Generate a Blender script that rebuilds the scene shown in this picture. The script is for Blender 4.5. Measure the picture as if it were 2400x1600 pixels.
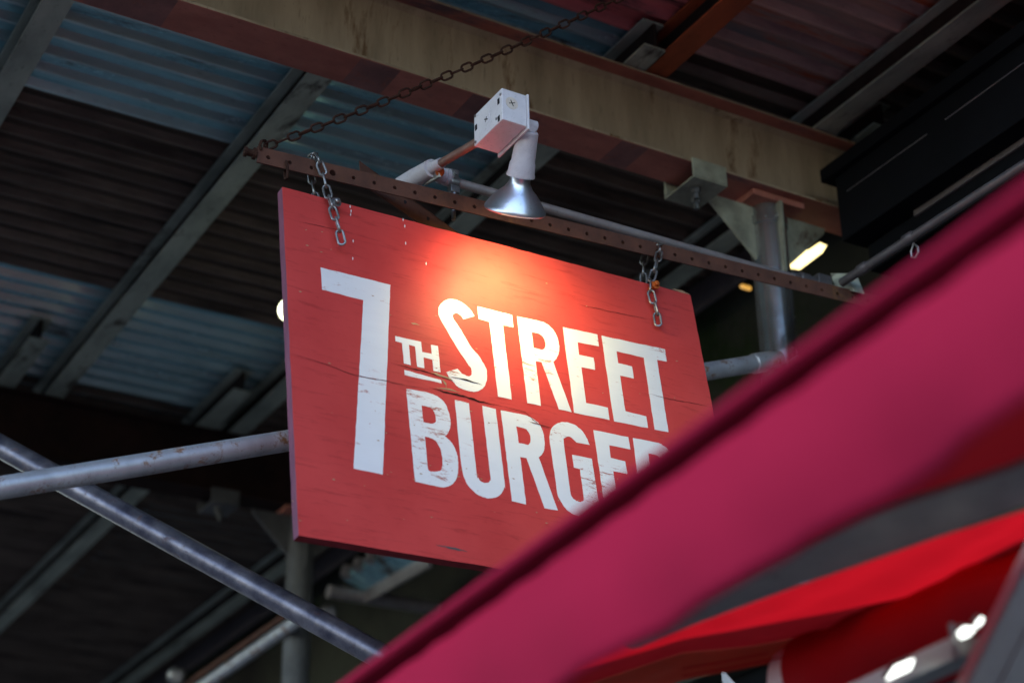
import bpy, math, random
from mathutils import Vector, Matrix
from mathutils.geometry import tessellate_polygon
random.seed(7)
S = bpy.context.scene
COL = S.collection
for o in list(bpy.data.objects): bpy.data.objects.remove(o)
rad = math.radians

# ------------------------------------------------------------------ camera
PITCH, ROLL, YAW, FPX = rad(26.7), rad(-1.15), rad(59.2), 4267.0
EYE = Vector((0, 0, 1.6))
FW = Vector((math.cos(YAW)*math.cos(PITCH), math.sin(YAW)*math.cos(PITCH), math.sin(PITCH)))
r0 = Vector((math.sin(YAW), -math.cos(YAW), 0)); u0 = r0.cross(FW)
RT = r0*math.cos(ROLL) + u0*math.sin(ROLL)
UP = -r0*math.sin(ROLL) + u0*math.cos(ROLL)
cd = bpy.data.cameras.new('camera'); cam = bpy.data.objects.new('camera', cd); COL.objects.link(cam)
cam.matrix_world = Matrix(((RT.x, UP.x, -FW.x, EYE.x), (RT.y, UP.y, -FW.y, EYE.y), (RT.z, UP.z, -FW.z, EYE.z), (0, 0, 0, 1)))
cd.sensor_width = 36; cd.lens = FPX/2400*36; cd.clip_start = .05; cd.clip_end = 500
cd.dof.use_dof = True; cd.dof.focus_distance = 3.36; cd.dof.aperture_fstop = 2.45; cd.dof.aperture_blades = 9
S.camera = cam

# ------------------------------------------------------------------ sky, sun, exposure
SUN_EL, SUN_AZ = 48, 205          # azimuth of the sun, degrees anticlockwise from +X
W = bpy.data.worlds.new('World'); S.world = W; W.use_nodes = True
nt = W.node_tree; bg = nt.nodes['Background']
sky = nt.nodes.new('ShaderNodeTexSky'); sky.sky_type = 'NISHITA'; sky.sun_disc = False
sky.sun_elevation = rad(SUN_EL); sky.sun_rotation = rad(90-SUN_AZ); sky.air_density = 1.0; sky.dust_density = 0.6; sky.ozone_density = 3.0
nt.links.new(sky.outputs[0], bg.inputs[0]); bg.inputs[1].default_value = 0.15
sd = bpy.data.lights.new('sun', 'SUN'); sd.energy = 0.5; sd.angle = rad(25); sd.color = (1, .95, .88)
so = bpy.data.objects.new('sun', sd); COL.objects.link(so)
sv = Vector((math.cos(rad(SUN_AZ))*math.cos(rad(SUN_EL)), math.sin(rad(SUN_AZ))*math.cos(rad(SUN_EL)), math.sin(rad(SUN_EL))))
so.rotation_euler = sv.to_track_quat('Z', 'Y').to_euler(); so.location = (-3, -4, 9)
S.view_settings.view_transform = 'Standard'; S.view_settings.look = 'None'
S.view_settings.gamma = 1; S.view_settings.use_curve_mapping = False
S.view_settings.exposure = 1.78
S.render.engine = 'CYCLES'
S.cycles.max_bounces = 8; S.cycles.diffuse_bounces = 4; S.cycles.sample_clamp_indirect = 8

# ------------------------------------------------------------------ survey helpers: where sight lines meet real planes
def ray(x, y): return FW + RT*((x-1200)/FPX) - UP*((y-800)/FPX)
def hx(x, y, X): r = ray(x, y); return EYE + r*(X/r.x)
def hy(x, y, Y): r = ray(x, y); return EYE + r*(Y/r.y)
def hz(x, y, Z): r = ray(x, y); return EYE + r*((Z-1.6)/r.z)
def hd(x, y, d): return EYE + ray(x, y)*d
V = Vector

# ------------------------------------------------------------------ materials
def mat(name, build):
    m = bpy.data.materials.new(name); m.use_nodes = True
    n = m.node_tree.nodes; l = m.node_tree.links
    build(n, l, n['Principled BSDF'], m.node_tree); return m
def coords(n, l, scale=(1, 1, 1), rot=(0, 0, 0)):
    c = n.new('ShaderNodeTexCoord'); mp = n.new('ShaderNodeMapping')
    mp.inputs['Scale'].default_value = scale; mp.inputs['Rotation'].default_value = rot
    g = n.new('ShaderNodeNewGeometry'); l.new(g.outputs['Position'], mp.inputs[0]); return mp.outputs[0]
def noise(n, l, vec, scale, detail=6, rough=.6, dist=0):
    t = n.new('ShaderNodeTexNoise'); t.inputs['Scale'].default_value = scale; t.inputs['Detail'].default_value = detail
    t.inputs['Roughness'].default_value = rough; t.inputs['Distortion'].default_value = dist
    l.new(vec, t.inputs['Vector']); return t.outputs['Fac']
def ramp(n, l, fac, stops):
    r = n.new('ShaderNodeValToRGB'); e = r.color_ramp.elements
    while len(e) < len(stops): e.new(.5)
    for i, (p, c) in enumerate(stops):
        e[i].position = p; e[i].color = (c, c, c, 1) if isinstance(c, (int, float)) else (*c, 1)
    l.new(fac, r.inputs[0]); return r.outputs[0]
def mix(n, l, fac, a, b, mode='MIX'):
    x = n.new('ShaderNodeMix'); x.data_type = 'RGBA'; x.blend_type = mode
    if isinstance(fac, (int, float)): x.inputs[0].default_value = fac
    else: l.new(fac, x.inputs[0])
    for s, v in ((x.inputs[6], a), (x.inputs[7], b)):
        if isinstance(v, tuple): s.default_value = (*v, 1)
        else: l.new(v, s)
    return x.outputs[2]
def bump(n, l, bs, h, strength=.3, dist=.002):
    b = n.new('ShaderNodeBump'); b.inputs['Strength'].default_value = strength; b.inputs['Distance'].default_value = dist
    l.new(h, b.inputs['Height']); l.new(b.outputs[0], bs.inputs['Normal'])
def metal(name, base, dark, rust=None, rust_at=.62, metallic=.6, rough=(.35, .6), sc=14, rsc=9, stretch=(1, 1, 1)):
    def f(n, l, bs, nt):
        if metallic < .35: bs.inputs['Specular IOR Level'].default_value = .08 if max(base) < .08 else .3
        v = coords(n, l, stretch)
        a = noise(n, l, v, sc, 8); c = mix(n, l, ramp(n, l, a, [(.35, 0), (.68, 1)]), base, dark)
        f2 = noise(n, l, v, sc*9, 4, .7); c = mix(n, l, ramp(n, l, f2, [(.58, 0), (.75, .55)]), c, tuple(x*.35 for x in dark))
        met = metallic
        if rust:
            rn = noise(n, l, v, rsc, 10, .72, .4); rf = ramp(n, l, rn, [(rust_at-.05, 0), (rust_at+.04, 1)])
            r2 = mix(n, l, noise(n, l, v, rsc*7, 5), rust, tuple(x*.35 for x in rust))
            c = mix(n, l, rf, c, r2)
            inv = n.new('ShaderNodeMapRange'); l.new(rf, inv.inputs[0]); inv.inputs[3].default_value = metallic; inv.inputs[4].default_value = 0
            l.new(inv.outputs[0], bs.inputs['Metallic'])
            mr = n.new('ShaderNodeMapRange'); l.new(rf, mr.inputs[0]); mr.inputs[3].default_value = sum(rough)/2; mr.inputs[4].default_value = .85
            l.new(mr.outputs[0], bs.inputs['Roughness'])
        else:
            bs.inputs['Metallic'].default_value = metallic
            mr = n.new('ShaderNodeMapRange'); l.new(a, mr.inputs[0]); mr.inputs[3].default_value = rough[0]; mr.inputs[4].default_value = rough[1]
            l.new(mr.outputs[0], bs.inputs['Roughness'])
        l.new(c, bs.inputs['Base Color']); bump(n, l, bs, f2, .25, .0015)
    return mat(name, f)

M = {}
M['galv_sheet'] = metal('galvanised blue sheet', (.44, .76, .84), (.19, .40, .47), (.085, .06, .05), .60, .6, (.17, .32), 5, 5, (.35, 1.5, 1))
M['galv_rib'] = metal('rubbed bright zinc rib', (.62, .78, .80), (.36, .50, .54), (.10, .08, .07), .64, .55, (.16, .3), 7, 7, (.3, 2, 1))  # the three rib colours carry a painted highlight, brighter than their sheets
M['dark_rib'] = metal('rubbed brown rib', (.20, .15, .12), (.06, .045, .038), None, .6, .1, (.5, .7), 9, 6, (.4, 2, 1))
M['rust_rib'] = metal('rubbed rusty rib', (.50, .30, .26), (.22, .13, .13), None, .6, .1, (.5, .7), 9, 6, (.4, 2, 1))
M['dim_sheet'] = metal('dull blue sheet', (.15, .27, .31), (.05, .10, .125), (.035, .028, .024), .52, .3, (.35, .55), 5, 5, (.35, 1.5, 1))  # darker copy of the blue sheet, shade of the far bays painted in
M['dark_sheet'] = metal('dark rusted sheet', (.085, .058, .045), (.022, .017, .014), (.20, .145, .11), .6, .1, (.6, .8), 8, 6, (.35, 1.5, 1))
M['red_sheet'] = metal('red primed sheet', (.65, .17, .17), (.36, .10, .10), (.06, .05, .055), .55, .05, (.6, .8), 7, 5, (.35, 1.8, 1))
M['rusty_sheet'] = metal('rust streaked sheet', (.44, .25, .20), (.14, .14, .155), (.55, .12, .045), .55, .1, (.6, .8), 7, 5, (.3, 2.5, 1))
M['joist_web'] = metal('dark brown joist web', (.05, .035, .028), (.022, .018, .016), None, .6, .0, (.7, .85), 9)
M['joist'] = metal('weathered grey joist', (.42, .45, .37), (.19, .215, .18), (.06, .045, .035), .62, .1, (.5, .7), 9, 8, (1, .4, 1))
M['joist_orange'] = metal('rust orange joist', (.42, .10, .035), (.18, .045, .02), (.05, .03, .03), .63, .1, (.7, .85), 9, 8, (1, .4, 1))
M['web'] = metal('tan weathered web', (.36, .275, .185), (.19, .14, .09), (.17, .085, .035), .61, .1, (.6, .8), 11, 14, (1, 1, .16))
M['flange'] = metal('red brown primed flange', (.46, .17, .12), (.30, .105, .075), (.18, .12, .13), .60, .05, (.6, .8), 12, 3, (.5, 1, 1))
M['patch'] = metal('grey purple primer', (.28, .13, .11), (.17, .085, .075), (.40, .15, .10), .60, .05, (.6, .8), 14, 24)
M['dark_girder'] = metal('dark brown girder paint', (.035, .018, .015), (.018, .011, .010), (.05, .03, .02), .66, .05, (.7, .85), 8, 8)  # shade under the far roof is put into this dark tone
M['galv_pipe'] = metal('galvanised scaffold tube', (.52, .54, .57), (.36, .37, .40), (.27, .12, .045), .585, .55, (.32, .5), 16, 26)
M['dark_pipe'] = metal('dull bluish scaffold tube', (.20, .19, .22), (.06, .058, .085), (.13, .07, .065), .62, .6, (.22, .42), 22, 26)
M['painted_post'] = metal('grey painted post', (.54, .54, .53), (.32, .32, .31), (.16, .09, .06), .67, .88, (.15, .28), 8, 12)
M['far_post'] = metal('dim grey post', (.14, .14, .14), (.09, .09, .09), None, .6, .2, (.4, .6))  # darker copy of the post colour with the far bay's shade in it
M['plate'] = metal('weathered steel plate', (.36, .37, .28), (.18, .18, .14), (.12, .065, .04), .66, .2, (.45, .65), 14, 10)
M['pipe_rusty'] = metal('rusty brown pipe', (.30, .17, .13), (.16, .085, .065), None, .6, .35, (.35, .55), 30)
M['dark_conduit'] = metal('dark grey conduit', (.14, .13, .135), (.09, .085, .09), None, .6, .5, (.35, .55), 18)
M['conduit'] = metal('grey conduit', (.42, .38, .38), (.28, .25, .25), None, .6, .55, (.3, .5), 18)
M['steel'] = metal('bright zinc steel', (.34, .34, .33), (.20, .20, .20), (.22, .09, .04), .68, .85, (.24, .42), 60, 60)
M['rust'] = metal('rusty brown bar', (.13, .055, .036), (.075, .034, .024), (.22, .10, .04), .60, .1, (.7, .9), 22, 14)
M['rust_chain'] = metal('rusty chain', (.055, .026, .018), (.03, .015, .011), None, .6, .2, (.6, .85), 60)
M['white_paint'] = metal('chipped white paint', (.72, .70, .72), (.62, .60, .63), (.16, .14, .16), .74, 0, (.4, .55), 20, 45)
M['lamp_holder'] = metal('off white lampholder', (.56, .53, .55), (.46, .43, .45), None, .6, .0, (.45, .6), 40)
M['reflector'] = metal('silvered bulb reflector', (.62, .64, .69), (.50, .52, .57), (.10, .07, .09), .72, .9, (.26, .36), 12, 60)
M['black'] = metal('black painted fascia', (.004, .0045, .006), (.002, .0025, .0035), None, .6, .0, (.6, .8), 4)
M['dark_grey'] = metal('dark grey soffit', (.10, .085, .085), (.07, .06, .06), None, .6, .0, (.6, .8), 6)
M['aluminium'] = metal('aluminium awning rail', (.42, .42, .42), (.33, .33, .33), None, .6, .4, (.35, .55), 6, 9, (1, .15, 1))
M['awning_bar'] = metal('dark grey awning tube', (.36, .32, .31), (.24, .22, .22), None, .6, .3, (.4, .6), 5)
M['brick'] = metal('dark facade render', (.060, .064, .046), (.030, .028, .024), (.045, .07, .03), .58, 0, (.8, .9), 2.2, 2)
M['paving'] = metal('concrete paving', (.125, .122, .12), (.09, .088, .086), None, .6, 0, (.8, .95), 3)
M['asphalt'] = metal('asphalt', (.055, .055, .058), (.04, .04, .042), None, .6, 0, (.85, .95), 4)
M['orange'] = metal('orange rusted bolt', (.55, .13, .02), (.32, .07, .02), None, .6, .1, (.6, .8), 40)
M['knockout'] = metal('cream knockout cap', (.75, .68, .58), (.62, .54, .46), None, .6, .1, (.4, .6), 40)
M['dark_mark'] = metal('dark slot', (.03, .025, .03), (.02, .018, .02), None, .6, 0, (.7, .9), 30)
M['bare_wood'] = metal('bare plywood', (.46, .30, .17), (.28, .17, .09), None, .6, 0, (.7, .9), 90, 9, (.2, 1, 1))
M['split'] = metal('dark wood split', (.035, .012, .008), (.015, .006, .005), None, .6, 0, (.8, .95), 50)
M['hairline'] = metal('hairline crack in red paint', (.16, .02, .016), (.09, .012, .01), None, .6, 0, (.8, .95), 50)
M['glass'] = metal('dark shop glass', (.02, .025, .03), (.012, .015, .02), None, .6, 0, (.05, .12), 3)

def f(n, l, bs, nt):
    v = coords(n, l, (1, 1, 1)); vg = coords(n, l, (.10, 1, 1))
    big = noise(n, l, v, 5, 5); c = mix(n, l, ramp(n, l, big, [(.3, 0), (.7, 1)]), (.60, .070, .064), (.49, .049, .046))
    g = noise(n, l, vg, 130, 6, .7, .3); c = mix(n, l, ramp(n, l, g, [(.55, 0), (.80, .75)]), c, (.22, .022, .02))
    g2 = noise(n, l, vg, 60, 8, .75, .6); c = mix(n, l, ramp(n, l, g2, [(.64, 0), (.70, .5)]), c, (.24, .02, .015))
    g3 = noise(n, l, coords(n, l, (.25, 1, 1)), 75, 4, .6); c = mix(n, l, ramp(n, l, g3, [(.755, 0), (.78, .8)]), c, (.72, .42, .30))
    l.new(c, bs.inputs['Base Color']); bs.inputs['Roughness'].default_value = .42
    bs.inputs['Specular IOR Level'].default_value = .06
    bump(n, l, bs, g, .35, .0012)
M['sign_red'] = mat('worn red sign paint', f)
def f(n, l, bs, nt):
    v = coords(n, l, (1, 1, 1)); vg = coords(n, l, (.2, 1, 1))
    area = noise(n, l, v, 7, 3); scr = noise(n, l, vg, 125, 7, .82, .5)
    m = n.new('ShaderNodeMath'); m.operation = 'MULTIPLY_ADD'; l.new(area, m.inputs[0]); m.inputs[1].default_value = .55; l.new(scr, m.inputs[2])
    fac = ramp(n, l, m.outputs[0], [(.895, 0), (.95, 1)])
    tone = mix(n, l, noise(n, l, vg, 40, 5), (.80, .80, .80), (.70, .70, .71))
    c = mix(n, l, fac, tone, (.42, .16, .13))
    l.new(c, bs.inputs['Base Color']); bs.inputs['Roughness'].default_value = .5
    bump(n, l, bs, scr, .25, .0008)
M['sign_edge'] = metal('grimy purple red board edge', (.22, .07, .11), (.15, .05, .08), None, .6, 0, (.6, .8), 40, 9, (1, 1, .2))  # left edge of the board, cool light put into its purple tint
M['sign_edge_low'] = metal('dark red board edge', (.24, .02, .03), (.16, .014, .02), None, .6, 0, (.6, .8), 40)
M['sign_white'] = mat('worn white lettering paint', f)
def fabric(name, col, trans=.35, tcol=None):
    def f(n, l, bs, nt):
        v = coords(n, l)
        c = mix(n, l, noise(n, l, v, 6, 4), col, tuple(x*.82 for x in col))
        w = noise(n, l, v, 900, 2); l.new(c, bs.inputs['Base Color']); bs.inputs['Roughness'].default_value = .75
        bs.inputs['Sheen Weight'].default_value = .0; bs.inputs['Specular IOR Level'].default_value = .05; bump(n, l, bs, w, .2, .0006)
        t = n.new('ShaderNodeBsdfTranslucent'); t.inputs[0].default_value = (*(tcol or col), 1)
        x = n.new('ShaderNodeMixShader'); x.inputs[0].default_value = trans
        out = n['Material Output']; l.new(bs.outputs[0], x.inputs[1]); l.new(t.outputs[0], x.inputs[2]); l.new(x.outputs[0], out.inputs[0])
    return mat(name, f)
M['valance'] = fabric('raspberry awning fabric', (.27, .0095, .036), .05)
M['canvas'] = fabric('red awning canvas', (.52, .012, .02), .5, (.85, .01, .02))
M['hem'] = fabric('sun faded red canvas hem', (.42, .075, .045), .3, (.7, .10, .06))  # hem is more orange than the rest of the canvas
M['roll'] = fabric('dark red rolled fabric', (.42, .012, .018), .15)
def emit(name, col, s):
    def f(n, l, bs, nt):
        bs.inputs['Base Color'].default_value = (.8, .8, .8, 1); bs.inputs['Emission Color'].default_value = (*col, 1); bs.inputs['Emission Strength'].default_value = s
    return mat(name, f)
M['bulb_warm'] = emit('lit warm lens', (1, .75, .45), 4)
M['bulb_white'] = emit('lit white globe', (.95, 1, .62), 1.5)
M['lamp_yellow'] = emit('lit floodlight face', (1, .80, .34), .8)
M['lamp_amber'] = emit('lit amber lamp', (1, .50, .06), .22)
M['led'] = emit('lit white panel', (.93, 1, .93), 1.0)

# ------------------------------------------------------------------ mesh helpers
class MB:
    def __init__(s): s.v = []; s.f = []; s.m = []
    def add(s, vs, fs, mi=0):
        b = len(s.v); s.v += [V(x) for x in vs]
        s.f += [tuple(b+i for i in f) for f in fs]; s.m += [mi]*len(fs); return s
    def box(s, a, b, mi=0):
        (x0, y0, z0), (x1, y1, z1) = a, b
        return s.add([(x0,y0,z0),(x1,y0,z0),(x1,y1,z0),(x0,y1,z0),(x0,y0,z1),(x1,y0,z1),(x1,y1,z1),(x0,y1,z1)],
                     [(0,3,2,1),(4,5,6,7),(0,1,5,4),(1,2,6,5),(2,3,7,6),(3,0,4,7)], mi)
    def obox(s, c, ax, ay, az, mi=0):     # oriented box, half vectors
        c, ax, ay, az = map(V, (c, ax, ay, az))
        p = [c+ax*i+ay*j+az*k for k in (-1,1) for (i,j) in ((-1,-1),(1,-1),(1,1),(-1,1))]
        return s.add(p, [(0,3,2,1),(4,5,6,7),(0,1,5,4),(1,2,6,5),(2,3,7,6),(3,0,4,7)], mi)
    def lathe(s, p0, ax, prof, seg=32, mi=0, caps=True):   # prof: (distance along axis, radius)
        p0 = V(p0); ax = V(ax).normalized(); u = ax.orthogonal().normalized(); w = ax.cross(u)
        vs = []; fs = []; k = len(prof)
        for d, r in prof:
            for i in range(seg):
                a = 2*math.pi*i/seg; vs.append(p0+ax*d+(u*math.cos(a)+w*math.sin(a))*r)
        for j in range(k-1):
            for i in range(seg):
                i2 = (i+1) % seg; fs.append((j*seg+i, j*seg+i2, (j+1)*seg+i2, (j+1)*seg+i))
        if caps: fs.append(tuple(range(seg-1, -1, -1))); fs.append(tuple((k-1)*seg+i for i in range(seg)))
        return s.add(vs, fs, mi)
    def tube(s, a, b, r, seg=24, mi=0, r2=None):
        a = V(a); b = V(b); return s.lathe(a, b-a, [(0, r), ((b-a).length, r2 if r2 else r)], seg, mi)
    def path(s, pts, r, seg=10, mi=0, closed=False):
        pts = [V(p) for p in pts]; k = len(pts); vs = []; fs = []; u = None
        for i, p in enumerate(pts):
            if closed: t = pts[(i+1) % k]-pts[i-1]
            else: t = pts[min(i+1, k-1)]-pts[max(i-1, 0)]
            t.normalize()
            u = t.orthogonal().normalized() if u is None else (u-t*u.dot(t)).normalized()
            w = t.cross(u)
            for j in range(seg):
                a = 2*math.pi*j/seg; vs.append(p+(u*math.cos(a)+w*math.sin(a))*r)
        for i in range(k if closed else k-1):
            i2 = (i+1) % k
            for j in range(seg):
                j2 = (j+1) % seg; fs.append((i*seg+j, i*seg+j2, i2*seg+j2, i2*seg+j))
        if not closed: fs.append(tuple(range(seg-1, -1, -1))); fs.append(tuple((k-1)*seg+i for i in range(seg)))
        return s.add(vs, fs, mi)
    def prism(s, poly, ext, mi=0):    # poly: 3d points, ext: vector
        k = len(poly); p = [V(q) for q in poly]; e = V(ext)
        return s.add(p+[q+e for q in p], [tuple(range(k)), tuple(range(2*k-1, k-1, -1))]+[(i, i+k, (i+1) % k+k, (i+1) % k) for i in range(k)], mi)
    def build(s, name, mats, parent=None, smooth=True, bevel=0, loc=None):
        me = bpy.data.meshes.new(name)
        if parent is not None: off = parent['_w']; off = V(off)
        else: off = V(loc) if loc is not None else sum(s.v, V())/len(s.v)
        me.from_pydata([tuple(v-off) for v in s.v], [], s.f)
        for k in (mats if isinstance(mats, (list, tuple)) else [mats]): me.materials.append(M[k])
        me.polygons.foreach_set('material_index', s.m)
        import bmesh
        bm = bmesh.new(); bm.from_mesh(me); bmesh.ops.recalc_face_normals(bm, faces=bm.faces); bm.to_mesh(me); bm.free()
        if smooth: me.shade_smooth(); me.set_sharp_from_angle(angle=rad(32))
        o = bpy.data.objects.new(name, me); COL.objects.link(o)
        if parent is not None: o.parent = parent
        else: o.location = off
        o['_w'] = list(off)
        if bevel:
            b = o.modifiers.new('bevel', 'BEVEL'); b.width = bevel; b.segments = 2; b.limit_method = 'ANGLE'
        return o
def thing(name, loc, label, cat, group=None):
    o = bpy.data.objects.new(name, None); COL.objects.link(o); o.location = loc; o['_w'] = list(loc); o.empty_display_size = .05
    return tag(o, label, cat, group)
def tag(o, label, cat, group=None):
    o['label'] = label; o['category'] = cat
    if group: o['group'] = group
    return o
def struct(o): o['kind'] = 'structure'; return o
def ibeam(mb, axis, a0, a1, c, z0, z1, w, tf, tw, mw=0, mf=0):
    """I profile. axis 'x' runs along X (c = centre Y), 'y' runs along Y (c = centre X)"""
    def b(c0, c1, zz0, zz1, mi):
        if axis == 'x': mb.box((a0, c0, zz0), (a1, c1, zz1), mi)
        else: mb.box((c0, a0, zz0), (c1, a1, zz1), mi)
    b(c-w/2, c+w/2, z0, z0+tf, mf); b(c-w/2, c+w/2, z1-tf, z1, mf); b(c-tw/2, c+tw/2, z0+tf, z1-tf, mw)
    return mb

# ------------------------------------------------------------------ setting: ground, road
struct(MB().box((-2.2, -40, -.25), (3.0, 60, 0)).build('sidewalk', 'paving', smooth=False))
struct(MB().box((-2.35, -40, -.25), (-2.203, 60, .01)).build('kerb', 'paving', smooth=False, bevel=.01))
struct(MB().box((-120, -120, -.5), (-2.353, 160, -.12)).build('road', 'asphalt', smooth=False))
# facade of the building that the awning and the bar are fixed to
FX = 2.9
fac = thing('building', (FX, 6, 0), 'dark rendered building front rising behind the shed and the awning', 'building')
w = MB()
for (y0, y1, z0, z1) in ((-6, 20, 3.0, 4.075), (-6, 20, 4.2, 11), (-6, 20, 0, .5), (-6, -2, .5, 3.0), (1.6, 2.4, .5, 3.0), (6.2, 7.0, .5, 3.0), (11, 20, .5, 3.0)):
    w.box((FX, y0, z0), (FX+.35, y1, z1))
w.box((FX+.1, -6, 4.0), (FX+.35, 20, 4.25))
w.build('wall', 'brick', fac, smooth=False)
for (y0, y1) in ((-2, 1.6), (2.4, 6.2), (7.0, 11)):
    fr = MB(); t = .06
    fr.box((FX+.08, y0, .5), (FX+.16, y0+t, 3)); fr.box((FX+.08, y1-t, .5), (FX+.16, y1, 3))
    fr.box((FX+.08, y0+t, .5), (FX+.16, y1-t, .5+t)); fr.box((FX+.08, y0+t, 3-t), (FX+.16, y1-t, 3))
    fo = fr.build('window_frame', 'black', fac, smooth=False)
    MB().box((FX+.11, y0+t, .5+t), (FX+.12, y1-t, 3-t)).build('pane', 'glass', fo, smooth=False)

# ------------------------------------------------------------------ roof of corrugated sheets
ZR = 4.082; PIT = .0722
roof = bpy.data.objects.new('roof', None); COL.objects.link(roof); roof.location = (1, 4, ZR); roof['_w'] = [1, 4, ZR]; roof['kind'] = 'structure'
def sheet(x0, x1, y0, n, m, dz=0):
    mb = MB(); prof = []
    for i in range(n):
        y = y0+i*PIT
        prof += [(y, .020), (y+.044, .020), (y+.054, .001), (y+.058, .0), (y+.063, .001), (y+.069, .020)]
    prof.append((y0+n*PIT, .020))
    nx = 6; vs = []; fs = []
    for k in range(nx+1):
        x = x0+(x1-x0)*k/nx; sag = random.uniform(-.0012, .0012)
        for (y, z) in prof: vs.append((x, y, ZR+z+dz+sag))
    L = len(prof); mi = []
    for k in range(nx):
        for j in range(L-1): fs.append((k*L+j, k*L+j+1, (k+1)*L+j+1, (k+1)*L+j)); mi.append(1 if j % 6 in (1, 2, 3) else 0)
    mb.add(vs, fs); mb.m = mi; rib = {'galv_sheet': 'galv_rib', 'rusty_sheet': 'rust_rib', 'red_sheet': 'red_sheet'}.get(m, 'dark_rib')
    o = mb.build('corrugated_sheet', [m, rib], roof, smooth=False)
    so = o.modifiers.new('thickness', 'SOLIDIFY'); so.thickness = .0012; so.offset = 1
xs = [(-1.5, .19), (.19, .79), (.79, 1.40), (1.40, 2.045), (2.045, 2.66), (2.66, 2.93)]
bands = [(1.40, 8, 'near'), (1.9776, 11, 'near2'), (2.7718, 12, 'b1'), (3.6382, 12, 'dk'), (4.5046, 9, 'b2'), (5.1544, 10, 'f1'), (5.8764, 12, 'f2'), (6.7428, 12, 'f3'), (7.6092, 12, 'f4'), (8.4756, 12, 'f5'), (9.342, 24, 'f6'), (11.0748, 24, 'f7')]
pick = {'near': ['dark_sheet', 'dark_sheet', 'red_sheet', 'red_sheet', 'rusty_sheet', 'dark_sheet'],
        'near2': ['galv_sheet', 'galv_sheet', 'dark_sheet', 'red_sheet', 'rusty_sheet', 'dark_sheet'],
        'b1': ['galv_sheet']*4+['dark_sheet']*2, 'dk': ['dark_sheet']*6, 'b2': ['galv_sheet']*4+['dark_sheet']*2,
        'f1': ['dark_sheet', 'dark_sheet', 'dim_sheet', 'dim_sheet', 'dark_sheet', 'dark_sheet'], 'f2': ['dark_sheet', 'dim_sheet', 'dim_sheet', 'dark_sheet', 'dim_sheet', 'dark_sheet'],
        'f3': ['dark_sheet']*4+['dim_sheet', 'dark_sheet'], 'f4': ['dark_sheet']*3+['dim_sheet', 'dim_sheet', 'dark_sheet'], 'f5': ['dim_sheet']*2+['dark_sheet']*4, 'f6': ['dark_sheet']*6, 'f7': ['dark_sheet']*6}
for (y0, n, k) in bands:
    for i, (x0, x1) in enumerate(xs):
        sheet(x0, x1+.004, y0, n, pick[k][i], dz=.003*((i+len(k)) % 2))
MB().box((-1.5, 1.4, ZR+.045), (2.93, 12.8, ZR+.08)).build('deck_board', 'dark_sheet', roof, smooth=False)  # unseen board over the sheets, added to block light from above

# joists (along Y) lie on the girders
JZ0, JZ1 = 4.006, 4.0805
def joist(cx, y0, y1, m, label, wdt=.062):
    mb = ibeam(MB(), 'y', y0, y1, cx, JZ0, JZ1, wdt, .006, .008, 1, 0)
    return tag(mb.build('roof_joist', [m, 'joist_web'], smooth=False, bevel=.0015), label, 'joist', 'steel roof joists carrying the corrugated sheets')
joist(.16, 2.0, 5.3, 'joist', 'grey roof joist nearest the open street edge, mostly outside the top left corner')
joist(.785, 1.45, 5.25, 'joist', 'pale grey joist crossing the top left corner of the view')
joist(1.39, 1.45, 5.25, 'joist', 'long grey joist running diagonally left of the hanging sign')
joist(2.055, 1.45, 2.95, 'joist_orange', 'rust orange joist above the main girder near the long chain')
joist(2.00, 2.70, 5.25, 'joist', 'dark joist passing behind the lamp and the sign')
joist(2.545, 1.45, 2.95, 'joist', 'dark joist above the right end of the main girder')
joist(2.66, 2.70, 5.25, 'joist', 'grey joist behind the round post at the right of the sign')
joist(1.235, 4.75, 12.6, 'joist', 'grey joist of the far bay, its near end lapping the dark girder')
joist(1.89, 4.80, 12.6, 'joist', 'grey joist of the far bay seen below the leftmost pipe crossing')
joist(2.655, 4.85, 12.6, 'joist', 'grey joist of the far bay beside the building, left of the far post')
joist(.60, 4.75, 12.6, 'joist', 'grey joist of the far bay at the street edge')

# girders (along X)
def girder(x0, x1, c, label, mw, mf, name='steel_girder'):
    mb = MB()
    ibeam(mb, 'x', x0, x1, c, 3.795, 4.003, .102, .0065, .0065, 0, 1)
    for i in (2, 4, 8, 10): mb.m[i] = 0      # flange edges in the lighter web tone, a painted highlight line
    for z, dz in ((3.8015, .012), (3.9965, -.012)):      # rolled fillets
        for sy in (-1, 1):
            mb.add([(x0, c+sy*.0033, z), (x1, c+sy*.0033, z), (x1, c+sy*.015, z), (x0, c+sy*.015, z), (x0, c+sy*.0033, z+dz), (x1, c+sy*.0033, z+dz)], [(2, 3, 4, 5), (0, 3, 4), (1, 2, 5)], 0)
    return tag(mb.build(name, [mw, mf], smooth=False, bevel=.0012), label, 'girder')
G1 = girder(-.6, 2.70, 2.831, 'tan steel I-beam girder with red brown flanges crossing the top above the lamp', 'web', 'flange')
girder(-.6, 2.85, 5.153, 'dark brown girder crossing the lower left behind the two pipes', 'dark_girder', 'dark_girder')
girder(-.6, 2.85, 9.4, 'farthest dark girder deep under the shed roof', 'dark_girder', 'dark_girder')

for px_, w_ in ((270, .16), (820, .09), (1075, .10), (1395, .07)):      # joist shadows painted as patches on the underside
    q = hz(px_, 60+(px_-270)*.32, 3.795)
    MB().box((q.x-w_/2, 2.783, 3.7945), (q.x+w_/2, 2.879, 3.7949)).build('primer_patch', 'patch', G1, smooth=False)
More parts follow.
